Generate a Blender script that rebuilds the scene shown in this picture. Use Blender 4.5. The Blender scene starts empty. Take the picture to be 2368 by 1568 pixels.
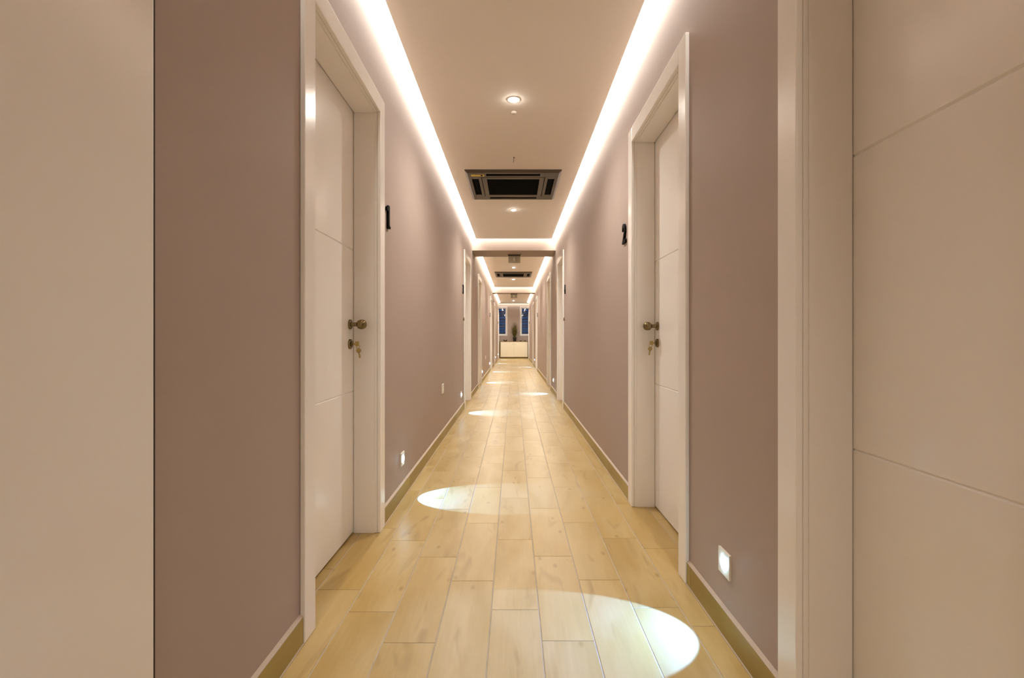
import bpy, bmesh, math, random
from mathutils import Vector, Matrix
C = bpy.context.scene.collection
random.seed(7)
PI = math.pi

# ------------------------------------------------------------ place constants (metres)
XL, XR = -0.662, 0.677          # wall planes
PL, PR = -0.593, 0.607          # edges of the dropped ceiling panels
ZC = 2.505                      # underside of dropped panels
ZB = 2.34                       # underside of beams
ZT = 2.64                       # underside of slab above the coves
Y0 = -2.6                       # wall behind the camera
YE = 22.05                      # end wall
YN = 21.42                      # where the side walls stop and the alcove begins
BEAMS = [(0.35, 0.95), (7.62, 8.22), (14.89, 15.3)]
PANELS = [(1.03, 7.5), (8.30, 14.746), (15.38, 21.93)]

# ------------------------------------------------------------ materials
def mat(name, col, rough=0.5, metal=0.0, spec=0.5, emit=None, strength=0.0):
    m = bpy.data.materials.new(name); m.use_nodes = True
    b = m.node_tree.nodes['Principled BSDF']
    b.inputs['Base Color'].default_value = (*col, 1)
    b.inputs['Roughness'].default_value = rough
    b.inputs['Metallic'].default_value = metal
    b.inputs['Specular IOR Level'].default_value = spec
    if emit:
        b.inputs['Emission Color'].default_value = (*emit, 1)
        b.inputs['Emission Strength'].default_value = strength
    return m

def noisy(m, scale, amount, bump=0.0, bscale=None, vec_scale=(1,1,1)):
    """vary the base colour a little and add a fine bump"""
    nt = m.node_tree; b = nt.nodes['Principled BSDF']; N = nt.nodes.new; L = nt.links.new
    tc = N('ShaderNodeTexCoord'); mp = N('ShaderNodeMapping'); mp.inputs['Scale'].default_value = vec_scale
    L(tc.outputs['Object'], mp.inputs['Vector'])
    n = N('ShaderNodeTexNoise'); n.inputs['Scale'].default_value = scale; n.inputs['Detail'].default_value = 3
    L(mp.outputs['Vector'], n.inputs['Vector'])
    col = b.inputs['Base Color'].default_value[:]
    mr = N('ShaderNodeMapRange'); mr.inputs['To Min'].default_value = 1-amount; mr.inputs['To Max'].default_value = 1+amount
    L(n.outputs['Fac'], mr.inputs['Value'])
    mx = N('ShaderNodeVectorMath'); mx.operation = 'SCALE'; mx.inputs[0].default_value = col[:3]
    L(mr.outputs['Result'], mx.inputs['Scale']); L(mx.outputs['Vector'], b.inputs['Base Color'])
    if bump:
        n2 = N('ShaderNodeTexNoise'); n2.inputs['Scale'].default_value = bscale or scale*8
        L(tc.outputs['Object'], n2.inputs['Vector'])
        bp = N('ShaderNodeBump'); bp.inputs['Strength'].default_value = bump; bp.inputs['Distance'].default_value = 0.002
        L(n2.outputs['Fac'], bp.inputs['Height']); L(bp.outputs['Normal'], b.inputs['Normal'])
    return m

def wood_mat(name, c1, c2, c3, rough=0.3):
    """pale wood-look tile; 'tone' is a per-plank attribute (x,y offset + tone)"""
    m = bpy.data.materials.new(name); m.use_nodes = True
    nt = m.node_tree; b = nt.nodes['Principled BSDF']; N = nt.nodes.new; L = nt.links.new
    tc = N('ShaderNodeTexCoord'); at = N('ShaderNodeAttribute'); at.attribute_name = 'tone'
    off = N('ShaderNodeVectorMath'); off.operation = 'MULTIPLY_ADD'
    L(at.outputs['Vector'], off.inputs[0]); off.inputs[1].default_value = (7, 13, 5); L(tc.outputs['Object'], off.inputs[2])
    def noise(sc, vs, det=4, dist=0.0):
        mp = N('ShaderNodeMapping'); mp.inputs['Scale'].default_value = vs; L(off.outputs['Vector'], mp.inputs['Vector'])
        n = N('ShaderNodeTexNoise'); n.inputs['Scale'].default_value = sc; n.inputs['Detail'].default_value = det
        n.inputs['Distortion'].default_value = dist
        L(mp.outputs['Vector'], n.inputs['Vector']); return n
    big = noise(3.5, (1.6, 0.45, 1.6), 3, 0.6)
    grain = noise(9, (12, 0.6, 12), 5, 0.3)
    streak = noise(2.6, (5, 1.1, 5), 2, 0.8)
    r1 = N('ShaderNodeValToRGB'); r1.color_ramp.elements[0].position = 0.33; r1.color_ramp.elements[1].position = 0.68
    r1.color_ramp.elements[0].color = (*c2, 1); r1.color_ramp.elements[1].color = (*c1, 1)
    L(big.outputs['Fac'], r1.inputs['Fac'])
    rg = N('ShaderNodeMapRange'); rg.inputs['From Min'].default_value = 0.3; rg.inputs['From Max'].default_value = 0.7
    rg.inputs['To Min'].default_value = 0.95; rg.inputs['To Max'].default_value = 1.03
    L(grain.outputs['Fac'], rg.inputs['Value'])
    rt = N('ShaderNodeMapRange'); rt.inputs['To Min'].default_value = 0.93; rt.inputs['To Max'].default_value = 1.06
    L(at.outputs['Fac'], rt.inputs['Value'])
    mu = N('ShaderNodeMath'); mu.operation = 'MULTIPLY'; L(rg.outputs['Result'], mu.inputs[0]); L(rt.outputs['Result'], mu.inputs[1])
    sc = N('ShaderNodeVectorMath'); sc.operation = 'SCALE'; L(r1.outputs['Color'], sc.inputs[0]); L(mu.outputs[0], sc.inputs['Scale'])
    # dark mineral streaks and knots
    st = N('ShaderNodeValToRGB'); st.color_ramp.elements[0].position = 0.60; st.color_ramp.elements[1].position = 0.76
    L(streak.outputs['Fac'], st.inputs['Fac'])
    kn = N('ShaderNodeTexVoronoi'); kn.voronoi_dimensions = '2D'; kn.inputs['Scale'].default_value = 3.2
    mpk = N('ShaderNodeMapping'); mpk.inputs['Scale'].default_value = (1.6, 0.8, 1.6); L(off.outputs['Vector'], mpk.inputs['Vector']); L(mpk.outputs['Vector'], kn.inputs['Vector'])
    kr = N('ShaderNodeValToRGB'); kr.color_ramp.elements[0].position = 0.015; kr.color_ramp.elements[0].color = (1,1,1,1)
    kr.color_ramp.elements[1].position = 0.06; kr.color_ramp.elements[1].color = (0,0,0,1)
    L(kn.outputs['Distance'], kr.inputs['Fac'])
    mxm = N('ShaderNodeMath'); mxm.operation = 'MAXIMUM'; L(st.outputs['Color'], mxm.inputs[0]); L(kr.outputs['Color'], mxm.inputs[1])
    ms = N('ShaderNodeMath'); ms.operation = 'MULTIPLY'; ms.inputs[1].default_value = 0.55; L(mxm.outputs[0], ms.inputs[0])
    mix = N('ShaderNodeMix'); mix.data_type = 'RGBA'; L(ms.outputs[0], mix.inputs['Factor'])
    L(sc.outputs['Vector'], mix.inputs['A']); mix.inputs['B'].default_value = (*c3, 1)
    L(mix.outputs['Result'], b.inputs['Base Color'])
    rr = N('ShaderNodeMapRange'); rr.inputs['To Min'].default_value = rough-0.06; rr.inputs['To Max'].default_value = rough+0.08
    L(grain.outputs['Fac'], rr.inputs['Value']); L(rr.outputs['Result'], b.inputs['Roughness'])
    bp = N('ShaderNodeBump'); bp.inputs['Strength'].default_value = 0.12; bp.inputs['Distance'].default_value = 0.001
    L(grain.outputs['Fac'], bp.inputs['Height']); L(bp.outputs['Normal'], b.inputs['Normal'])
    return m

M = {}
M['wall'] = noisy(mat('mauve_paint', (0.435, 0.352, 0.305), 0.60, spec=0.30), 3.0, 0.03, 0.10, 260)
M['ceil'] = noisy(mat('ceiling_paint', (0.86, 0.815, 0.765), 0.75, spec=0.25), 2.0, 0.015, 0.05, 220)
M['white'] = noisy(mat('white_lacquer', (0.90, 0.875, 0.845), 0.22, spec=0.5), 2.0, 0.01)
M['floor'] = wood_mat('wood_look_tile', (0.49, 0.355, 0.150), (0.39, 0.252, 0.066), (0.24, 0.14, 0.03), 0.33)
M['skirt'] = wood_mat('wood_look_skirting', (0.40, 0.31, 0.085), (0.31, 0.22, 0.045), (0.30, 0.18, 0.05), 0.38)
M['grout'] = noisy(mat('grout', (0.44, 0.38, 0.30), 0.8), 30, 0.25)
M['brass'] = mat('antique_brass', (0.24, 0.185, 0.095), 0.25, 1.0)
M['key'] = mat('key_metal', (0.42, 0.32, 0.13), 0.32, 1.0)
M['black'] = mat('black_enamel', (0.003, 0.003, 0.003), 0.6, spec=0.15)
M['acp'] = mat('grey_brown_plastic', (0.085, 0.066, 0.050), 0.4)
M['dark'] = mat('dark_cavity', (0.002, 0.002, 0.002), 0.9, spec=0.1)
M['grille'] = mat('black_grille', (0.003, 0.003, 0.003), 0.8, spec=0.1)
M['yellow'] = mat('yellow_sticker', (0.75, 0.56, 0.06), 0.5)
M['plastic'] = mat('cream_plastic', (0.80, 0.76, 0.66), 0.4)
M['led'] = mat('led_diffuser', (0.9, 0.9, 0.9), 0.5, emit=(1.0, 0.97, 0.91), strength=23)
M['led_far'] = mat('led_diffuser_far', (0.9, 0.9, 0.9), 0.5, emit=(1.0, 0.94, 0.80), strength=33)
M['led_low'] = mat('led_diffuser_dim', (0.9, 0.9, 0.9), 0.5, emit=(1.0, 0.95, 0.86), strength=7)
M['led_fill'] = mat('led_diffuser_fill', (0.9, 0.9, 0.9), 0.5, emit=(1.0, 0.94, 0.80), strength=18)  # for the added strips behind the viewer
M['bulb'] = mat('downlight_lens', (0.9, 0.9, 0.9), 0.4, emit=(1.0, 0.93, 0.82), strength=110)
M['lens'] = mat('step_light_lens', (0.9, 0.9, 0.9), 0.4, emit=(0.42, 0.75, 1.0), strength=60)
M['umber'] = mat('dark_umber', (0.035, 0.022, 0.008), 0.7)  # plain dark brown, shared by the leaf's edge strip and the wire end
M['carcass'] = noisy(mat('brown_cabinet_board', (0.24, 0.155, 0.045), 0.45), 6, 0.12)
M['cream'] = mat('cream_lacquer', (0.82, 0.77, 0.62), 0.3)
M['pot'] = mat('black_pot', (0.006, 0.006, 0.007), 0.35)
M['bronze'] = mat('bronze_glaze', (0.10, 0.055, 0.012), 0.3, 0.5)
M['wax'] = mat('pale_wax', (0.75, 0.68, 0.5), 0.5)
M['pvc'] = mat('white_window_plastic', (0.80, 0.79, 0.80), 0.35)
M['slat'] = noisy(mat('blue_grey_slat', (0.08, 0.16, 0.27), 0.6), 4, 0.4)
M['caulk'] = mat('pinkish_caulk', (0.50, 0.40, 0.31), 0.6)
M['soil'] = mat('dark_soil', (0.02, 0.014, 0.008), 0.9)
M['chrome'] = mat('brushed_steel', (0.5, 0.48, 0.45), 0.3, 1.0)

def grass_mat():
    m = mat('grass_blade', (0.1, 0.1, 0.02), 0.5); nt = m.node_tree; b = nt.nodes['Principled BSDF']
    tc = nt.nodes.new('ShaderNodeTexCoord'); n = nt.nodes.new('ShaderNodeTexNoise'); n.inputs['Scale'].default_value = 9
    r = nt.nodes.new('ShaderNodeValToRGB')
    r.color_ramp.elements[0].position = 0.35; r.color_ramp.elements[0].color = (0.035, 0.05, 0.008, 1)
    r.color_ramp.elements[1].position = 0.7; r.color_ramp.elements[1].color = (0.22, 0.15, 0.035, 1)
    nt.links.new(tc.outputs['Object'], n.inputs['Vector']); nt.links.new(n.outputs['Fac'], r.inputs['Fac']); nt.links.new(r.outputs['Color'], b.inputs['Base Color'])
    return m
M['grass'] = grass_mat()
def glass_mat(name, tint, refl_rough=0.02, mixfac=None):
    m = bpy.data.materials.new(name); m.use_nodes = True; nt = m.node_tree; nt.nodes.clear(); N = nt.nodes.new; L = nt.links.new
    o = N('ShaderNodeOutputMaterial'); mx = N('ShaderNodeMixShader'); t = N('ShaderNodeBsdfTransparent'); t.inputs[0].default_value = (*tint, 1)
    g = N('ShaderNodeBsdfGlossy'); g.inputs['Roughness'].default_value = refl_rough
    if mixfac is None:
        f = N('ShaderNodeFresnel'); f.inputs['IOR'].default_value = 1.5; L(f.outputs[0], mx.inputs[0])
    else:
        g = N('ShaderNodeBsdfDiffuse'); g.inputs['Color'].default_value = (0.50, 0.47, 0.42, 1); mx.inputs[0].default_value = mixfac
    L(t.outputs[0], mx.inputs[1]); L(g.outputs[0], mx.inputs[2]); L(mx.outputs[0], o.inputs[0]); return m
M['glass'] = glass_mat('window_glass', (0.85, 0.92, 0.95))
M['acrylic'] = glass_mat('cloudy_acrylic', (0.85, 0.85, 0.80), mixfac=0.50)
M['green'] = mat('faded_green_print', (0.36, 0.37, 0.30), 0.6)

# ------------------------------------------------------------ mesh helpers
def bm_box(bm, x0, x1, y0, y1, z0, z1):
    if x0 > x1: x0, x1 = x1, x0
    if y0 > y1: y0, y1 = y1, y0
    if z0 > z1: z0, z1 = z1, z0
    v = [bm.verts.new(p) for p in ((x0,y0,z0),(x1,y0,z0),(x1,y1,z0),(x0,y1,z0),(x0,y0,z1),(x1,y0,z1),(x1,y1,z1),(x0,y1,z1))]
    return [bm.faces.new([v[i] for i in f]) for f in ((0,3,2,1),(4,5,6,7),(0,1,5,4),(1,2,6,5),(2,3,7,6),(3,0,4,7))]

def bm_lathe(bm, prof, origin=(0,0,0), axis='Z', seg=32):
    """prof: list of (r, h); axis gives direction of h"""
    o = Vector(origin)
    ax = {'Z': (Vector((1,0,0)), Vector((0,1,0)), Vector((0,0,1))), '-Z': (Vector((1,0,0)), Vector((0,-1,0)), Vector((0,0,-1))),
          'X': (Vector((0,1,0)), Vector((0,0,1)), Vector((1,0,0))), '-X': (Vector((0,-1,0)), Vector((0,0,1)), Vector((-1,0,0))),
          '-Y': (Vector((1,0,0)), Vector((0,0,1)), Vector((0,-1,0)))}[axis]
    rings = []
    for r, h in prof:
        if r < 1e-6: rings.append([bm.verts.new(o + ax[2]*h)])
        else: rings.append([bm.verts.new(o + ax[0]*r*math.cos(2*PI*k/seg) + ax[1]*r*math.sin(2*PI*k/seg) + ax[2]*h) for k in range(seg)])
    for a, b in zip(rings, rings[1:]):
        for k in range(seg):
            k2 = (k+1) % seg
            if len(a) == 1 and len(b) == 1: continue
            if len(a) == 1: f = [a[0], b[k2], b[k]]
            elif len(b) == 1: f = [a[k], a[k2], b[0]]
            else: f = [a[k], a[k2], b[k2], b[k]]
            try: bm.faces.new(f)
            except ValueError: pass

def bm_prism(bm, poly, y0, y1):
    """poly of (x, z) extruded along y"""
    a = [bm.verts.new((x, y0, z)) for x, z in poly]; b = [bm.verts.new((x, y1, z)) for x, z in poly]
    n = len(poly)
    bm.faces.new(a); bm.faces.new(b[::-1])
    for k in range(n): bm.faces.new([a[k], b[k], b[(k+1) % n], a[(k+1) % n]])

def tag(o, label=None, cat=None, group=None, kind=None):
    if label: o['label'] = label
    if cat: o['category'] = cat
    if group: o['group'] = group
    if kind: o['kind'] = kind
    return o

def obj(name, bm, m, parent=None, bevel=0.0, smooth=False, loc=None):
    bmesh.ops.recalc_face_normals(bm, faces=bm.faces[:])
    me = bpy.data.meshes.new(name); bm.to_mesh(me); bm.free()
    me.materials.append(m)
    if smooth:
        for p in me.polygons: p.use_smooth = True
    o = bpy.data.objects.new(name, me); C.objects.link(o)
    if loc: o.location = loc
    if parent: o.parent = parent
    if bevel:
        b = o.modifiers.new('bevel', 'BEVEL'); b.width = bevel; b.segments = 2; b.limit_method = 'ANGLE'; b.angle_limit = 0.6
    if smooth:
        e = o.modifiers.new('edges', 'EDGE_SPLIT'); e.split_angle = 0.7
    return o

def empty(name, loc=(0,0,0), rz=0):
    o = bpy.data.objects.new(name, None); C.objects.link(o); o.location = loc; o.rotation_euler = (0,0,rz); o.empty_display_size = 0.1
    return o

def copy_tree(o, parent=None):
    c = o.copy(); C.objects.link(c)
    if parent: c.parent = parent
    for ch in [x for x in bpy.data.objects if x.parent == o]: copy_tree(ch, c)
    return c

# ------------------------------------------------------------ doors
# side, near outer casing edge, far outer casing edge, knob at the far side?, label
DOORS = [
 (-1, 1.474, 2.390, True,  'nearest white door on the left wall, by numeral 1, key in its lock'),
 ( 1, 1.830, 2.745, True,  'white door on the right wall before numeral 2, key in its lock'),
 ( 1, 0.275, 1.192, False, 'white door at the right edge of the picture, cut by the frame'),
 (-1, 6.335, 7.270, False, 'white door on the left wall just before the first ceiling beam'),
 ( 1, 6.360, 7.280, False, 'white door on the right wall just before the first ceiling beam'),
 (-1, 8.800, 9.720, True,  'white door on the left wall just past the first ceiling beam'),
 ( 1, 8.550, 9.470, True,  'white door on the right wall just past the first ceiling beam'),
 (-1, 13.45, 14.37, False, 'white door on the left wall just before the second ceiling beam'),
 ( 1, 13.45, 14.37, False, 'white door on the right wall just before the second ceiling beam'),
 (-1, 16.10, 17.02, True,  'white door on the left wall just past the second ceiling beam'),
 ( 1, 15.80, 16.72, True,  'white door on the right wall just past the second ceiling beam'),
 (-1, 20.42, 21.34, False, 'last white door on the left wall, beside the end windows'),
 ( 1, 20.42, 21.34, False, 'last white door on the right wall, beside the end windows'),
]
CW, TOP, LIN = 0.080, 2.045, 0.02
def build_door(n, side, y0, y1, far, label):
    xw = XL if side < 0 else XR
    s = side                                        # + direction into the wall
    root = empty('door_%d' % n, (xw, y0, 0)); tag(root, label, 'door', 'white doors along the corridor', 'structure')
    def X(d): return s*d                            # depth d behind wall plane
    W = y1 - y0; a, b = CW, W - CW                  # inner edges of the casing
    # casing: front boards, proud of the wall, moulded lip
    bm = bmesh.new()
    P = 0.016
    bm_box(bm, X(-P), X(0), 0, a, 0, TOP+CW); bm_box(bm, X(-P), X(0), b, W, 0, TOP+CW); bm_box(bm, X(-P), X(0), a, b, TOP, TOP+CW)
    obj('casing', bm, M['white'], root, 0.003)
    # lining inside the wall with a small step back from the casing
    bm = bmesh.new(); st = 0.005; D = 0.17
    bm_box(bm, X(0.0005), X(D), a-LIN+0.002, a-0.0, 0, TOP+LIN-0.002); bm_box(bm, X(0.0005), X(D), b, b+LIN-0.002, 0, TOP+LIN-0.002); bm_box(bm, X(0.0005), X(D), a, b, TOP, TOP+LIN-0.002)
    bm_box(bm, X(0.012), X(0.112), a, a+st, 0, TOP-st); bm_box(bm, X(0.012), X(0.112), b-st, b, 0, TOP-st); bm_box(bm, X(0.012), X(0.112), a, b, TOP-st, TOP)
    obj('jamb', bm, M['white'], root, 0.0015)
    # leaf with two V grooves
    g = 0.0025; lx = 0.115; th = 0.04; zb, zt = 0.009, TOP-0.003
    prof = [(X(lx+th), zb), (X(lx), zb)]
    for gz in (0.688, 1.373): prof += [(X(lx), gz-0.004), (X(lx+0.004), gz), (X(lx), gz+0.004)]
    prof += [(X(lx), zt), (X(lx+th), zt)]
    bm = bmesh.new(); bm_prism(bm, prof, a+g, b-g)
    leaf = obj('leaf', bm, M['white'], root)
    # knob, lock, key
    ky = (b-0.055) if far else (a+0.055)
    ax = '-X' if s > 0 else 'X'
    bm = bmesh.new(); fx = X(lx)
    bm_lathe(bm, [(0,0),(0.0235,0),(0.0235,0.006),(0.021,0.009),(0.010,0.010),(0.0095,0.014),(0.0095,0.034),
                  (0.013,0.0355),(0.0185,0.040),(0.0225,0.049),(0.0235,0.057),(0.0225,0.066),(0.018,0.0745),(0.010,0.079),(0,0.080)], (fx, ky, 1.011), ax)
    obj('knob', bm, M['brass'], leaf, smooth=True)
    bm = bmesh.new()
    bm_lathe(bm, [(0,0),(0.0235,0),(0.0235,0.006),(0.021,0.009),(0.012,0.009),(0.012,0.014),(0,0.014)], (fx, ky, 0.918), ax)
    obj('lock_plate', bm, M['brass'], leaf, smooth=True)
    if n in (1, 2):
        bm = bmesh.new(); kx = fx - s*0.014
        bm_box(bm, kx, kx - s*0.014, ky-0.0012, ky+0.0012, 0.914, 0.922)                     # shaft
        bm_box(bm, kx - s*0.012, kx - s*0.030, ky-0.0014, ky+0.0014, 0.908, 0.930)           # flat bow
        for k in range(16):                                                                   # split ring
            t0, t1 = 2*PI*k/16, 2*PI*(k+1)/16
            cx, cz, r = kx - s*0.026, 0.905, 0.008
            bm_box(bm, cx+r*math.cos(t0)-0.001, cx+r*math.cos(t0)+0.001, ky-0.001, ky+0.001, cz+r*math.sin(t0)-0.0016, cz+r*math.sin(t0)+0.0016)
        # hanging second key: round bow, blade
        R = Matrix.Rotation(s*0.16, 4, 'Y'); o = Vector((kx - s*0.026, ky+0.002, 0.899))
        a0 = len(bm.verts); bm.verts.ensure_lookup_table()
        before = set(bm.verts)
        bm_lathe(bm, [(0,-0.001),(0.0115,-0.001),(0.0115,0.001),(0,0.001)], (0,0,-0.012), '-Y', 20)
        bm_box(bm, -0.0032, 0.0032, -0.001, 0.001, -0.048, -0.020)
        bm_box(bm, 0.0030, 0.0048, -0.001, 0.001, -0.044, -0.040); bm_box(bm, 0.0030, 0.0046, -0.001, 0.001, -0.036, -0.033)
        for v in bm.verts:
            if v not in before: v.co = R @ v.co + o
        obj('key', bm, M['key'], leaf)
    # dark shadow gap piece is real: the void behind the leaf
for i, d in enumerate(DOORS): build_door(i+1, *d)

# ------------------------------------------------------------ walls
def side_wall(name, side, label):
    xw = XL if side < 0 else XR
    bm = bmesh.new()
    xi, xo, xb = xw, xw + side*0.175, xw + side*0.24
    segs = sorted([(d[1], d[2]) for d in DOORS if d[0] == side])
    y = Y0
    for a, b in segs:
        oa, ob = a + CW - LIN, b - CW + LIN
        bm_box(bm, xi, xo, y, oa, 0, ZT)
        bm_box(bm, xi, xo, oa, ob, TOP+LIN, ZT)
        y = ob
    bm_box(bm, xi, xo, y, YN, 0, ZT)
    bm_box(bm, xo, xb, Y0, YN, 0, ZT)
    xa = side*(0.86 if side < 0 else 0.875)
    bm_box(bm, xa, xb + side*0.02, YN, YE, 0, ZT)
    o = obj(name, bm, M['wall']); tag(o, label, 'wall', kind='structure'); return o
side_wall('wall_left', -1, 'mauve painted corridor wall with the odd door numerals')
side_wall('wall_right', 1, 'mauve painted corridor wall with the even door numerals')
# cut the solid backing where leaves sit: backing starts behind them (xo), leaf stays inside xo

# end wall with two window openings
WIN = [(-0.80, -0.285), (0.299, 0.815)]; WZ0, WZ1 = 1.016, 2.365
bm = bmesh.new()
xs = [-0.92, WIN[0][0], WIN[0][1], WIN[1][0], WIN[1][1], 0.94]
for k in range(5):
    if k in (1, 3):
        bm_box(bm, xs[k], xs[k+1], YE, YE+0.2, 0, WZ0); bm_box(bm, xs[k], xs[k+1], YE, YE+0.2, WZ1, ZT)
    else: bm_box(bm, xs[k], xs[k+1], YE, YE+0.2, 0, ZT)
tag(obj('wall_back', bm, M['wall']), 'mauve end wall behind the cabinet and the potted grass', 'wall', kind='structure')
bm = bmesh.new(); bm_box(bm, -0.92, 0.94, Y0-0.1, Y0, 0, ZT)
tag(obj('wall_front', bm, M['wall']), 'mauve wall closing the corridor behind the viewer', 'wall', kind='structure')

# ------------------------------------------------------------ floor: tiles in nine staggered rows over a grout bed
Wd, Ln, GR = 0.1655, 0.5755, 0.0038
ORG = -0.0772
joint = {-4: 1.53, -3: 1.79, -2: 1.646, -1: 1.479, 0: 0, 1: 0}
JN = {-5: 1.95, -4: 1.79, -3: 1.646, -2: 1.479, -1: 1.855, 0: 1.6576, 1: 1.4885, 2: 1.862, 3: 1.672, 4: 1.5635, 5: 1.90}
bm = bmesh.new(); lay = None
tones = []
def tile(x0, x1, y0, y1, z0=-0.004, z1=0.0):
    if x1-x0 < 0.004 or y1-y0 < 0.004: return
    c = 0.0008
    vb = [bm.verts.new(p) for p in ((x0,y0,z1-c),(x1,y0,z1-c),(x1,y1,z1-c),(x0,y1,z1-c))]
    vt = [bm.verts.new(p) for p in ((x0+c,y0+c,z1),(x1-c,y0+c,z1),(x1-c,y1-c,z1),(x0+c,y1-c,z1))]
    vd = [bm.verts.new(p) for p in ((x0,y0,z0),(x1,y0,z0),(x1,y1,z0),(x0,y1,z0))]
    t = (random.random(), random.random(), random.random())
    fs = [bm.faces.new(vt)]
    for k in range(4):
        k2 = (k+1) % 4
        fs.append(bm.faces.new([vb[k], vb[k2], vt[k2], vt[k]])); fs.append(bm.faces.new([vd[k], vd[k2], vb[k2], vb[k]]))
    tones.extend([t]*len(fs))
FX0, FX1 = -0.90, 0.92
for r in range(-5, 6):
    xa, xb = ORG + r*Wd, ORG + (r+1)*Wd
    xa, xb = max(xa+GR/2, FX0), min(xb-GR/2, FX1)
    if xb <= xa: continue
    y = JN[r] - math.ceil((JN[r]-Y0)/Ln)*Ln
    while y < YE:
        ya, yb = max(y+0.0010, Y0), min(y+Ln-0.0010, YE)
        if yb > ya: tile(xa, xb, ya, yb)
        y += Ln
bm.faces.index_update()
me = bpy.data.meshes.new('floor'); bm.to_mesh(me); bm.free()
at = me.attributes.new('tone', 'FLOAT_VECTOR', 'FACE')
for i, t in enumerate(tones): at.data[i].vector = t
# grout bed in the same object (second material)
me.materials.append(M['floor']); me.materials.append(M['grout'])
bm = bmesh.new(); bm.from_mesh(me)
for f in bm_box(bm, FX0, FX1, Y0, YE+0.1, -0.06, -0.0014): f.material_index = 1
bm.to_mesh(me); bm.free()
fl = bpy.data.objects.new('floor', me); C.objects.link(fl)
tag(fl, 'pale yellow wood-look plank tiles laid lengthwise down the corridor', 'floor', kind='structure')

# ------------------------------------------------------------ ceiling slab, dropped panels, beams
bm = bmesh.new(); bm_box(bm, -0.92, 0.94, Y0-0.1, YE+0.2, ZT, ZT+0.08)
tag(obj('ceiling', bm, M['ceil']), 'upper ceiling slab above the lit coves', 'ceiling', kind='structure')
PLB = ['wide ceiling panel nearest the viewer, holding the larger air conditioner', 'ceiling panel between the two beams, holding the smaller-looking air conditioner', 'farthest ceiling panel, past the second beam']
for k, (a, b) in enumerate(PANELS):
    bm = bmesh.new(); bm_box(bm, PL, PR, a, b, ZC, ZC+0.07)
    if k == 2:
        bm_box(bm, -0.86, PL, YN, b, ZC, ZC+0.07); bm_box(bm, PR, 0.875, YN, b, ZC, ZC+0.07)
    tag(obj('ceiling', bm, M['ceil'], bevel=0.002), PLB[k], 'ceiling panel', kind='structure')
bm = bmesh.new(); bm_box(bm, PL, PR, Y0, 0.35, ZC, ZC+0.07)
tag(obj('ceiling', bm, M['ceil']), 'plain ceiling panel behind the viewer', 'ceiling panel', kind='structure')
BLB = ['ceiling beam right above the viewer, above the picture', 'nearer ceiling beam with dark underside across the corridor', 'farther ceiling beam with dark underside across the corridor']
for k, (a, b) in enumerate(BEAMS):
    bm = bmesh.new(); bm_box(bm, XL, XR, a, b, ZB, ZT)
    tag(obj('ceiling_beam', bm, M['wall'], bevel=0.002), BLB[k], 'beam', kind='structure')

# ------------------------------------------------------------ LED strips lying in the coves (facing down; the pair behind the viewer is added)
def led(x0, x1, y0, y1, label, m='led'):
    bm = bmesh.new(); bm_box(bm, x0, x1, y0, y1, ZC+0.060, ZT)      # aluminium channel fixed to the slab, glowing face below
    o = obj('led_strip', bm, M['ceil']); o.data.materials.append(M[m])
    for p in o.data.polygons:
        if p.normal.z < -0.5: p.material_index = 1
    tag(o, label, 'light strip', 'warm white light strips in the ceiling coves'); return o
SEC = ['before the first beam', 'between the two beams', 'past the second beam']
for k, (a, b) in enumerate(PANELS):
    e = BEAMS[k+1][0] if k < 2 else YE
    s0 = BEAMS[k][1]
    e2 = e if k < 2 else YN
    led(XL+0.001, PL-0.001, s0+0.001, e2-0.001, 'glowing light strip along the left ceiling edge, ' + SEC[k], 'led' if k == 0 else 'led_far')
    led(PR+0.001, XR-0.001, s0+0.001, e2-0.001, 'glowing light strip along the right ceiling edge, ' + SEC[k], 'led' if k == 0 else 'led_far')
    led(PL+0.001 if k < 2 else -0.85, PR-0.001 if k < 2 else 0.87, b+0.001, e-0.001, 'short glowing light strip across the ceiling, ' + ('just in front of the first beam', 'just in front of the second beam', 'above the end windows')[k], 'led_low')

led(XL+0.001, PL-0.001, Y0+0.3, 0.349, 'added unseen light strip along the left ceiling edge, behind the viewer', 'led_fill')  # unseen strips, added so the near jamb and panel get light
led(PR+0.001, XR-0.001, Y0+0.3, 0.349, 'added unseen light strip along the right ceiling edge, behind the viewer', 'led_fill')

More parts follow.
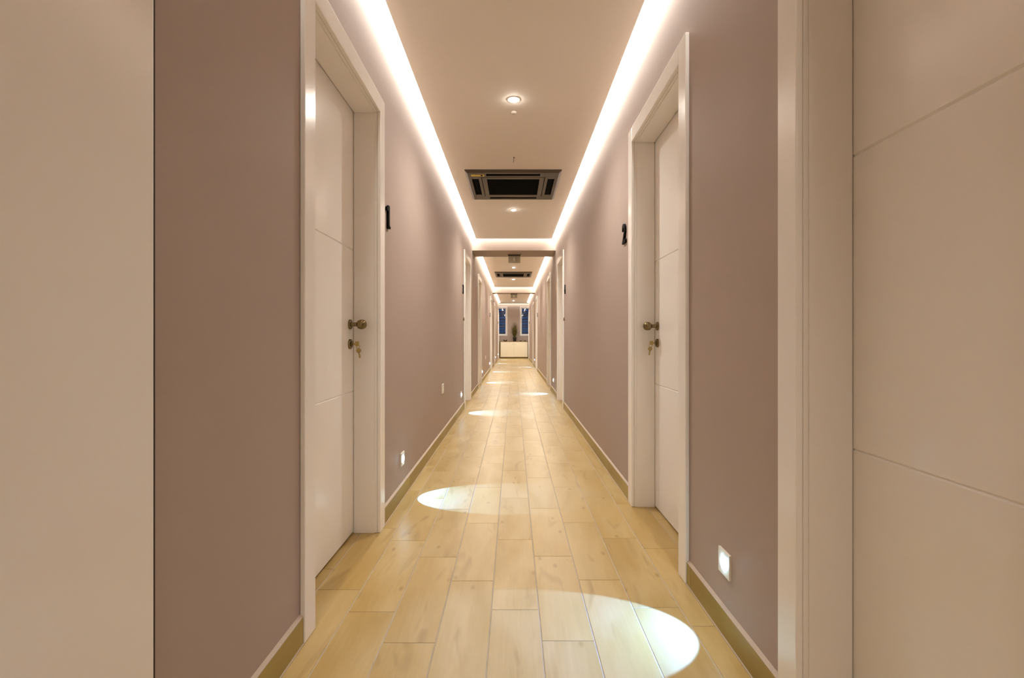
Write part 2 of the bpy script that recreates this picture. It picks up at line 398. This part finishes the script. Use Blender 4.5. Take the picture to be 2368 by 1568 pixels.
# ------------------------------------------------------------ baseboards
def baseboards(side, name, label):
    xw = XL if side < 0 else XR
    root = empty(name, (xw, 0, 0)); tag(root, label, 'baseboard', kind='structure')
    segs = sorted([(d[1], d[2]) for d in DOORS if d[0] == side]); y = Y0
    runs = []
    for a, b in segs + [(YN, YN)]:
        if a - y > 0.02: runs.append((y, a))
        y = b
    t = 0.011
    for a, b in runs:
        bm = bmesh.new(); tn = []
        y = a
        while y < b - 0.01:
            ye = min(y+0.60, b)
            x0, x1 = -side*0.0005, -side*t
            n0 = len(bm.faces); bm_box(bm, x0, x1, y+0.001, ye-0.001, 0.003, 0.083)
            t3 = (random.random(), random.random(), random.random()); tn += [t3]*6
            y = ye
        me = bpy.data.meshes.new('board'); bmesh.ops.recalc_face_normals(bm, faces=bm.faces[:]); bm.to_mesh(me); bm.free()
        at = me.attributes.new('tone', 'FLOAT_VECTOR', 'FACE')
        for i, q in enumerate(tn): at.data[i].vector = q
        me.materials.append(M['skirt'])
        o = bpy.data.objects.new('board', me); C.objects.link(o); o.parent = root
        bm = bmesh.new()
        bm_prism(bm, [(0, 0.0832), (-side*t, 0.0832), (-side*t, 0.0855), (-side*0.003, 0.0905), (0, 0.092)], a+0.001, b-0.001)
        bm_box(bm, -side*0.001, -side*(t+0.004), a+0.001, b-0.001, 0.0, 0.003)
        obj('caulk_line', bm, M['caulk'], root)
baseboards(-1, 'baseboard_left', 'wood-look skirting along the left wall')
baseboards(1, 'baseboard_right', 'wood-look skirting along the right wall')

# ------------------------------------------------------------ white panel at the left edge of the picture
root = empty('door_14', (XL, 0, 0)); tag(root, 'plain white door leaf at the left edge of the picture, dark strip along it', 'door', kind='structure')
bm = bmesh.new(); bm_box(bm, 0.001, 0.018, -0.05, 0.852, 0.012, 2.06)
obj('leaf', bm, M['white'], root, 0.002)
bm = bmesh.new(); bm_box(bm, 0.001, 0.008, 0.8525, 0.868, 0.0, 2.07)  # thin separate piece put in for the dark line beside the leaf
obj('edge_strip', bm, M['umber'], root)

# ------------------------------------------------------------ ceiling lamps and fittings
def downlight(y, label):
    r = empty('downlight', (0.001, y, ZC)); tag(r, label, 'ceiling light', 'small recessed ceiling lights')
    bm = bmesh.new(); bm_lathe(bm, [(0.026,0.0),(0.026,0.004),(0.040,0.003),(0.043,0.0)], (0,0,0), '-Z', 40)
    obj('trim_ring', bm, M['ceil'], r, smooth=True)
    bm = bmesh.new(); bm_lathe(bm, [(0.0255,0.0),(0.0255,0.004),(0.021,0.010),(0.012,0.014),(0,0.0155)], (0,0,0), '-Z', 32)
    obj('lens', bm, M['bulb'], r, smooth=True)
    ld = bpy.data.lights.new('downlight_lamp', 'SPOT'); ld.energy = DLW; ld.color = (1.0, 0.94, 0.86)
    ld.spot_size = math.radians(150); ld.spot_blend = 0.9; ld.shadow_soft_size = 0.025
    lo = bpy.data.objects.new('downlight_lamp', ld); C.objects.link(lo); lo.parent = r; lo.location = (0, 0, -0.045)
DLW = 54
DL = [(3.11, 'lit spot lamp in the ceiling nearest the viewer'), (5.80, 'lit spot lamp just past the larger air conditioner'),
      (10.6, 'lit spot lamp just before the farther air conditioner'), (12.77, 'lit spot lamp just past the farther air conditioner'),
      (20.2, 'farthest lit spot lamp, near the end windows')]
DL += [(17.9, 'lit spot lamp just past the farther beam'), (-1.7, 'added unseen spot lamp behind the viewer')]  # the lamp behind the viewer is unseen, added for ambient light
for y, l in DL: downlight(y, l)

def sensor(y, label, r=0.018):
    bm = bmesh.new(); bm_lathe(bm, [(0.0,0.0),(r,0.0),(r,0.006),(r*0.7,0.012),(r*0.55,0.012),(r*0.5,0.008),(0,0.008)], (0,0,0), '-Z', 28)
    o = obj('ceiling_sensor', bm, M['ceil'], smooth=True, loc=(0.003, y, ZC)); tag(o, label, 'sensor', 'small pale round ceiling sensors')
sensor(3.285, 'small pale round sensor beside the nearest ceiling spot lamp')
sensor(11.02, 'small pale round sensor at the near edge of the farther air conditioner', 0.03)

bm = bmesh.new(); bm_lathe(bm, [(0.006,0),(0.006,0.004),(0.0018,0.005),(0.0018,0.045),(0,0.046)], (0,0,0), '-Z', 12)
for v in bm.verts: v.co.x -= 0.14*abs(v.co.z)
o = obj('cable_stub', bm, M['umber'], loc=(0.004, 4.11, ZC)); tag(o, 'thin dark wire end poking from the ceiling before the nearer air conditioner', 'cable')

# air-conditioning cassettes
def cassette(y, label):
    r = empty('air_conditioner', (-0.003, y, ZC)); tag(r, label, 'air conditioner', 'ceiling cassette air conditioners')
    h = -0.024; A, B = 0.4525, 0.430
    # fascia: sloped rim plus a face with holes, built as strips round grille and slots
    bm = bmesh.new()
    def ring(o_, zo, i_, zi):
        a = [bm.verts.new((sx*o_, sy*o_, zo)) for sx, sy in ((-1,-1),(1,-1),(1,1),(-1,1))]
        b = [bm.verts.new((sx*i_, sy*i_, zi)) for sx, sy in ((-1,-1),(1,-1),(1,1),(-1,1))]
        for k in range(4): bm.faces.new([a[k], a[(k+1)%4], b[(k+1)%4], b[k]])
    ring(A, -0.0005, A, -0.006); ring(A, -0.006, B, h)
    def strip(x0, x1, y0, y1, z1=h): bm_box(bm, x0, x1, y0, y1, z1, z1+0.012)
    G0, G1, S0, S1, SL = 0.300, 0.306, 0.335, 0.400, 0.255
    for sg in (-1, 1):
        strip(-B, B, sg*S1, sg*B)                          # outer rails
        strip(sg*S1, sg*B, -S1, S1)
        strip(-G1, G1, sg*G1, sg*S0); strip(sg*G1, sg*S0, -S0, S0)      # between slots and centre panel
        for t in (-1, 1):
            strip(t*SL, t*S1, sg*S0, sg*S1); 
            strip(sg*S0, sg*S1, t*SL, t*S0)
    obj('fascia', bm, M['acp'], r, 0.002)
    bm = bmesh.new()                                        # centre frame
    for sg in (-1, 1):
        bm_box(bm, -G0, G0, sg*0.255, sg*G0, h-0.002, h+0.010); bm_box(bm, sg*0.255, sg*G0, -0.255, 0.255, h-0.002, h+0.010)
    obj('grille_frame', bm, M['acp'], r, 0.002)
    bm = bmesh.new()                                        # fine grille slats
    n = 30
    for k in range(n):
        yy = -0.25 + 0.5*(k+0.5)/n
        bm_box(bm, -0.2545, 0.2545, yy-0.0035, yy+0.0035, h+0.001, h+0.008)
    obj('intake_grille', bm, M['grille'], r)
    bm = bmesh.new(); bm_box(bm, -0.41, 0.41, -0.41, 0.41, -0.004, -0.001)
    obj('housing', bm, M['dark'], r)
    for k in range(4):
        bm = bmesh.new()
        bm_box(bm, -0.245, 0.245, 0.345, 0.385, h+0.009, h+0.0115)
        rot = Matrix.Rotation(k*PI/2, 4, 'Z'); bmesh.ops.transform(bm, matrix=rot, verts=bm.verts)
        obj('air_flap', bm, M['dark'], r)
    return r
ac = cassette(4.86, 'larger-looking dark ceiling air conditioner with a yellow sticker')
bm = bmesh.new(); bm_box(bm, -0.400, -0.275, -0.385, -0.335, -0.0252, -0.0242)
ob_ = obj('energy_sticker', bm, M['yellow'], ac); tag(ob_, 'yellow sticker')
bm = bmesh.new(); bm_box(bm, -0.308, -0.289, -0.375, -0.348, -0.0258, -0.0252)
obj('printed_square', bm, M['dark'], ob_)
cassette(11.73, 'farther dark ceiling air conditioner, between the two beams')

# exit signs hanging under the beams
def exit_sign(x, y, label):
    r = empty('exit_sign', (x, y, ZB)); tag(r, label, 'sign', 'emergency signs hanging under the beams')
    bm = bmesh.new(); bm_box(bm, -0.108, 0.108, -0.016, 0.016, -0.022, 0)
    obj('housing', bm, M['acp'], r, 0.004)
    for s in (-1, 1):
        bm = bmesh.new(); bm_lathe(bm, [(0,0),(0.011,0),(0.012,0.006),(0.009,0.014),(0,0.017)], (s*0.108,0,-0.012), 'X' if s > 0 else '-X', 20)
        obj('end_cap', bm, M['plastic'], r, smooth=True)
    bm = bmesh.new(); bm_box(bm, -0.100, 0.100, -0.003, 0.003, -0.140, -0.022)
    pl = obj('plate', bm, M['acrylic'], r, 0.001)
    bm = bmesh.new()                                         # faded pictogram: figure in a doorway, arrow
    bm_box(bm, -0.030, 0.022, -0.0042, -0.0032, -0.125, -0.035)
    obj('pictogram', bm, M['green'], pl)
    bm = bmesh.new()
    for x0,x1,z0,z1 in ((-0.008,0.002,-0.062,-0.052),(-0.012,0.004,-0.088,-0.064),(-0.016,-0.008,-0.108,-0.088),(0.002,0.012,-0.100,-0.086)):
        bm_box(bm, x0, x1, -0.0048, -0.0042, z0, z1)
    obj('pictogram_figure', bm, M['plastic'], pl)
exit_sign(0.014, 8.0, 'cloudy clear sign plate hanging under the nearer ceiling beam')
exit_sign(0.014, 15.18, 'cloudy clear sign plate hanging under the farther ceiling beam')

# ------------------------------------------------------------ door numerals
def numeral(txt, side, y, zc, label, size=0.164):
    cu = bpy.data.curves.new('numeral', 'FONT'); cu.body = txt; cu.size = size; cu.extrude = 0.006; cu.offset = 0.0035
    cu.align_x = 'CENTER'; cu.resolution_u = 5
    tmp = bpy.data.objects.new('tmp', cu); C.objects.link(tmp)
    bpy.context.view_layer.update()
    me = bpy.data.meshes.new_from_object(tmp.evaluated_get(bpy.context.evaluated_depsgraph_get()))
    bpy.data.objects.remove(tmp)
    if txt == '1':                                          # foot serif
        bm = bmesh.new(); bm.from_mesh(me); xs_ = [v.co.x for v in bm.verts]; xm = max(xs_)
        bm_box(bm, xm-0.020, xm+0.016, 0.0, 0.012, -0.006, 0.006); yt = max(v.co.y for v in me.vertices); bm_box(bm, xm-0.046, xm-0.018, yt-0.030, yt-0.012, -0.006, 0.006); bm.to_mesh(me); bm.free()
    ys = [v.co.y for v in me.vertices]; h = (min(ys)+max(ys))/2; k = 0.120/(max(ys)-min(ys))
    xs_ = [v.co.x for v in me.vertices]; xm = (min(xs_)+max(xs_))/2
    xw = XL if side < 0 else XR
    for v in me.vertices:
        tx, ty, tz = (v.co.x-xm)*k, (v.co.y-h)*k, v.co.z
        v.co = Vector((-side*(tz+0.0061), -side*tx, ty))      # x across the wall, y along it
    me.materials.clear(); me.materials.append(M['black'])
    me.update()
    o = bpy.data.objects.new('door_numeral', me); C.objects.link(o); o.location = (xw, y, zc)
    tag(o, label, 'number', 'black raised door numerals'); return o
numeral('1', -1, 2.487, 1.578, 'black raised numeral 1 on the left wall beside the nearest door')
numeral('2', 1, 2.880, 1.578, 'black raised numeral 2 on the right wall beside its door')
numeral('3', -1, 6.20, 1.575, 'black raised numeral 3 on the left wall before the nearer beam')
numeral('4', 1, 6.22, 1.575, 'black raised numeral 4 on the right wall before the nearer beam')
numeral('7', -1, 13.33, 1.575, 'black raised numeral on the left wall before the farther beam')
numeral('8', 1, 13.33, 1.575, 'black raised numeral on the right wall before the farther beam')
numeral('11', -1, 20.27, 1.575, 'farthest black raised numeral on the left wall, beside the end window')
numeral('12', 1, 20.27, 1.575, 'farthest black raised numeral on the right wall, beside the end window')

# small dark wall buttons beside the doors
for side, y, l in ((-1, 6.275, 'tiny dark push button on the left wall below numeral 3'), (1, 6.31, 'tiny dark push button on the right wall below numeral 4')):
    bm = bmesh.new(); bm_lathe(bm, [(0,0),(0.022,0),(0.022,0.010),(0.015,0.014),(0,0.014)], (0,0,0), 'X' if side < 0 else '-X', 20)
    o = obj('wall_button', bm, M['brass'], smooth=True, loc=(XL if side < 0 else XR, y, 1.19)); tag(o, l, 'button')

# ------------------------------------------------------------ sockets
def socket(y, label):
    r = empty('power_socket', (XL, y, 0.473)); tag(r, label, 'socket', 'cream sockets low on the left wall')
    bm = bmesh.new(); bm_box(bm, 0, 0.010, -0.042, 0.042, -0.044, 0.044); obj('plate', bm, M['plastic'], r, 0.003)
    bm = bmesh.new(); bm_lathe(bm, [(0.026,0.0102),(0.026,0.0125),(0.021,0.0125),(0.020,0.0105),(0,0.0104)], (0,0,0), 'X', 28); obj('insert', bm, M['plastic'], r, smooth=True)
socket(4.42, 'cream socket low on the left wall, nearer one')
socket(11.2, 'cream socket low on the left wall, farther one')

# ------------------------------------------------------------ step lights with their lamps
def step_light(side, y, label):
    xw = XL if side < 0 else XR
    r = empty('step_light', (xw, y, 0.230)); tag(r, label, 'wall light', 'small square step lights low on the walls')
    s = -side
    bm = bmesh.new()
    P = 0.039; R = 0.0235; n = 32
    # square plate with round hole
    o_ = []; i_ = []; ob = []
    for k in range(n):
        t = 2*PI*k/n; c, q = math.cos(t), math.sin(t); m = max(abs(c), abs(q))
        o_.append(bm.verts.new((s*0.007, P*c/m, P*q/m))); ob.append(bm.verts.new((0, P*c/m, P*q/m))); i_.append((bm.verts.new((s*0.007, R*c, R*q)), bm.verts.new((s*0.0035, (R-0.0008)*c, (R-0.0008)*q))))
    for k in range(n):
        k2 = (k+1) % n
        bm.faces.new([o_[k], o_[k2], i_[k2][0], i_[k][0]]); bm.faces.new([i_[k][0], i_[k2][0], i_[k2][1], i_[k][1]]); bm.faces.new([ob[k], ob[k2], o_[k2], o_[k]])
    obj('plate', bm, M['plastic'], r)
    bm = bmesh.new(); bm_lathe(bm, [(R-0.001,0.0035),(R*0.85,0.0095),(R*0.45,0.0130),(0,0.0140)], (0,0,0), 'X' if s > 0 else '-X', 28)
    obj('lens', bm, M['lens'], r, smooth=True)
    ld = bpy.data.lights.new('step_lamp', 'SPOT'); ld.energy = 44.0; ld.color = (0.13, 0.33, 1.0)
    ld.spot_size = math.radians(62); ld.spot_blend = 0.10; ld.shadow_soft_size = 0.006
    lo = bpy.data.objects.new('step_lamp', ld); C.objects.link(lo); lo.parent = r; lo.location = (s*0.020, 0, 0)
    d = Vector((s*math.cos(math.radians(41)), 0, -math.sin(math.radians(41))))
    lo.rotation_euler = d.to_track_quat('-Z', 'Y').to_euler()
SL = [(1, 1.517, 'lit square step light on the right wall, nearest one'), (-1, 2.82, 'lit square step light on the left wall beside door numeral 1'),
      (-1, 5.975, 'lit step light on the left wall before the nearer beam, past the socket'), (1, 8.0, 'lit step light on the right wall beneath the nearer beam'),
      (-1, 9.96, 'lit step light on the left wall just past the first beam'), (-1, 13.08, 'lit step light on the left wall before the farther beam'),
      (1, 15.15, 'lit step light on the right wall beneath the farther beam'), (-1, 17.2, 'lit step light on the left wall past the farther beam'),
      (-1, 20.1, 'farthest lit step light on the left wall')]
for s, y, l in SL: step_light(s, y, l)

# ------------------------------------------------------------ windows
for k, (xa, xb) in enumerate(WIN):
    r = empty('window_%d' % (k+1), ((xa+xb)/2, YE, WZ0)); tag(r, ('left', 'right')[k] + ' white-framed window at the corridor end, dark blue dusk outside', 'window', 'white framed end windows', 'structure')
    w = (xb-xa)/2; H = WZ1-WZ0; f = 0.087
    bm = bmesh.new()
    for y0, y1, e0, e1 in ((-0.012, 0.06, 0, 0.040), (0.004, 0.05, 0.040, f)):
        bm_box(bm, -w+e0, -w+e1, y0, y1, e0, H-e0); bm_box(bm, w-e1, w-e0, y0, y1, e0, H-e0)
        bm_box(bm, -w+e1, w-e1, y0, y1, e0, e1); bm_box(bm, -w+e1, w-e1, y0, y1, H-e1, H-e0)
    obj('window_frame', bm, M['pvc'], r, 0.003)
    bm = bmesh.new(); bm_box(bm, -w+f-0.005, w-f+0.005, 0.028, 0.034, f-0.005, H-f+0.005)
    obj('pane', bm, M['glass'], r)

# slatted screen outside
r = empty('slatted_screen', (0, 23.0, 0)); tag(r, 'blue-grey horizontal slats outside, seen through the end windows', 'screen')
for xa in (-1.6, -0.02, 1.55):
    bm = bmesh.new(); bm_box(bm, xa, xa+0.05, 0.03, 0.07, 0, 3.0); obj('post', bm, M['slat'], r)
random.seed(3)
z = 0.1
while z < 2.9:
    hh = random.choice((0.07, 0.09, 0.11)); bm = bmesh.new()
    bm_box(bm, -1.6, 1.6, 0.0, 0.025, z, z+hh)
    rot = Matrix.Translation((0,0,z)) @ Matrix.Rotation(random.uniform(-0.5, 0.1), 4, 'X') @ Matrix.Translation((0,0,-z)); bmesh.ops.transform(bm, matrix=rot, verts=bm.verts)
    obj('slat', bm, M['slat'], r); z += hh + random.choice((0.02, 0.04, 0.06))

# ------------------------------------------------------------ cabinet with what stands on it
CY = 21.46
r = empty('cabinet', (0.026, CY, 0)); tag(r, 'low brown cabinet with two cream doors at the corridor end', 'cabinet')
bm = bmesh.new(); w = 0.655; D = 0.50
bm_box(bm, -w, w, 0.0, D, 0.740, 0.765); bm_box(bm, -w, -w+0.025, 0.012, D, 0.0, 0.740); bm_box(bm, w-0.025, w, 0.012, D, 0.0, 0.740)
bm_box(bm, -w+0.025, w-0.025, 0.012, D, 0.045, 0.060); bm_box(bm, -w+0.025, w-0.025, 0.04, 0.055, 0.0, 0.045); bm_box(bm, -w+0.025, w-0.025, D-0.01, D, 0.06, 0.74)
obj('carcass', bm, M['carcass'], r, 0.001)
for s in (-1, 1):
    bm = bmesh.new(); bm_box(bm, s*0.0015, s*0.612, -0.006, 0.011, 0.062, 0.737)
    dd = obj('cabinet_door', bm, M['cream'], r, 0.002)
    bm = bmesh.new(); bm_lathe(bm, [(0,0),(0.006,0),(0.005,0.010),(0.011,0.016),(0.011,0.021),(0,0.024)], (s*0.045, -0.006, 0.640), '-Y', 18)
    obj('knob', bm, M['brass'], dd, smooth=True)
TZ = 0.765
# potted grass
r = empty('potted_grass', (0.052, CY+0.25, TZ)); tag(r, 'tall grassy plant in a black pot on the end cabinet', 'plant')
bm = bmesh.new()
def sq(h, z): return [bm.verts.new((sx*h, sy*h, z)) for sx, sy in ((-1,-1),(1,-1),(1,1),(-1,1))]
rings = [sq(0.068, 0), sq(0.080, 0.135), sq(0.086, 0.135), sq(0.088, 0.180), sq(0.078, 0.180), sq(0.074, 0.155)]
bm.faces.new(rings[0][::-1]); bm.faces.new(rings[-1])
for a, b in zip(rings, rings[1:]):
    for k in range(4): bm.faces.new([a[k], a[(k+1)%4], b[(k+1)%4], b[k]])
obj('pot', bm, M['pot'], r, 0.004)
bm = bmesh.new(); bm_lathe(bm, [(0.070,0.156),(0.04,0.163),(0,0.165)], (0,0,0), 'Z', 16); obj('soil', bm, M['soil'], r)
bm = bmesh.new(); random.seed(11)
for i in range(380):
    az = random.uniform(0, 2*PI); r0 = random.uniform(0, 0.045); H = random.uniform(0.35, 0.78)*(1 if random.random() < 0.8 else 0.7)
    lean = random.gauss(0.07, 0.09) if random.random() < 0.8 else random.uniform(0.14, 0.30)
    lean = abs(lean); ca, sa = math.cos(az), math.sin(az); wd = random.uniform(0.0028, 0.0058); tw = random.uniform(0, PI)
    prev = None; n = 7
    for k in range(n+1):
        t = k/n; rad = r0*(1+0.5*t) + lean*t**1.9; z = 0.150 + H*(t - 0.22*lean/0.2*t*t)
        c = Vector((ca*rad, sa*rad*(0.8 if sa > 0 else 1), z)); c.y = min(c.y, 0.29); wv = Vector((math.cos(tw), math.sin(tw), 0))*wd*(1-t**2*0.95)
        cur = (bm.verts.new(c-wv), bm.verts.new(c+wv))
        if prev: bm.faces.new([prev[0], prev[1], cur[1], cur[0]])
        prev = cur
gr = obj('foliage', bm, M['grass'], r)
so = gr.modifiers.new('thick', 'SOLIDIFY'); so.thickness = 0.0008
# bowls with two raised sides
def bowl(x, R, H, label, group=None, candle=False):
    rt = empty('candle_bowl', (x, CY+0.2, TZ)); tag(rt, label, 'bowl', group)
    bm = bmesh.new(); seg = 36; rows = []
    for (rr, hh) in ((0, 0), (0.45, 0), (0.62, 0.05), (0.85, 0.30), (0.98, 0.65), (1.0, 1.0), (0.94, 1.0), (0.91, 0.65), (0.78, 0.34), (0.5, 0.12), (0, 0.09)):
        ring = []
        for k in range(seg):
            t = 2*PI*k/seg; lift = 0.50 + 0.50*math.cos(t)**2 if hh > 0.3 else 1.0
            ring.append(bm.verts.new((R*rr*math.cos(t), R*0.8*rr*math.sin(t), H*hh*lift)))
        rows.append(ring)
    for a, b in zip(rows, rows[1:]):
        for k in range(seg): bm.faces.new([a[k], a[(k+1)%seg], b[(k+1)%seg], b[k]])
    bmesh.ops.remove_doubles(bm, verts=bm.verts[:], dist=1e-5)
    obj('bowl', bm, M['bronze'], rt, smooth=True)
    bm = bmesh.new(); bm_lathe(bm, [(0,0.10*H),(R*0.34,0.10*H),(R*0.34,0.62*H),(R*0.28,0.66*H),(0,0.64*H)], (0,0,0), 'Z', 20)
    obj('candle', bm, M['wax'], rt, smooth=True)
bowl(-0.372, 0.085, 0.090, 'wider bronze bowl on the end cabinet, left of the plant')
bowl(0.335, 0.052, 0.062, 'small bronze bowl on the end cabinet, nearer the plant', 'pair of small bronze bowls')
bowl(0.535, 0.052, 0.062, 'small bronze bowl on the end cabinet, nearer the right wall', 'pair of small bronze bowls')

# ------------------------------------------------------------ world, camera, view
w = bpy.data.worlds.new('dusk'); bpy.context.scene.world = w; w.use_nodes = True
bg = w.node_tree.nodes['Background']; bg.inputs[0].default_value = (0.02, 0.13, 0.40, 1); bg.inputs[1].default_value = 0.45
cam = bpy.data.cameras.new('camera'); co = bpy.data.objects.new('camera', cam); C.objects.link(co)
co.location = (0, 0, 0.95); co.rotation_euler = (PI/2, 0, 0)
cam.sensor_width = 36; cam.lens = 36*1100/2368; cam.shift_x = -3.5/2368; cam.shift_y = -4.0/2368; cam.clip_start = 0.02; cam.clip_end = 200
sc = bpy.context.scene; sc.camera = co
sc.view_settings.view_transform = 'Standard'; sc.view_settings.look = 'None'; sc.view_settings.exposure = 0.15; sc.view_settings.gamma = 1; sc.view_settings.use_curve_mapping = False
sc.cycles.max_bounces = 12; sc.cycles.diffuse_bounces = 8
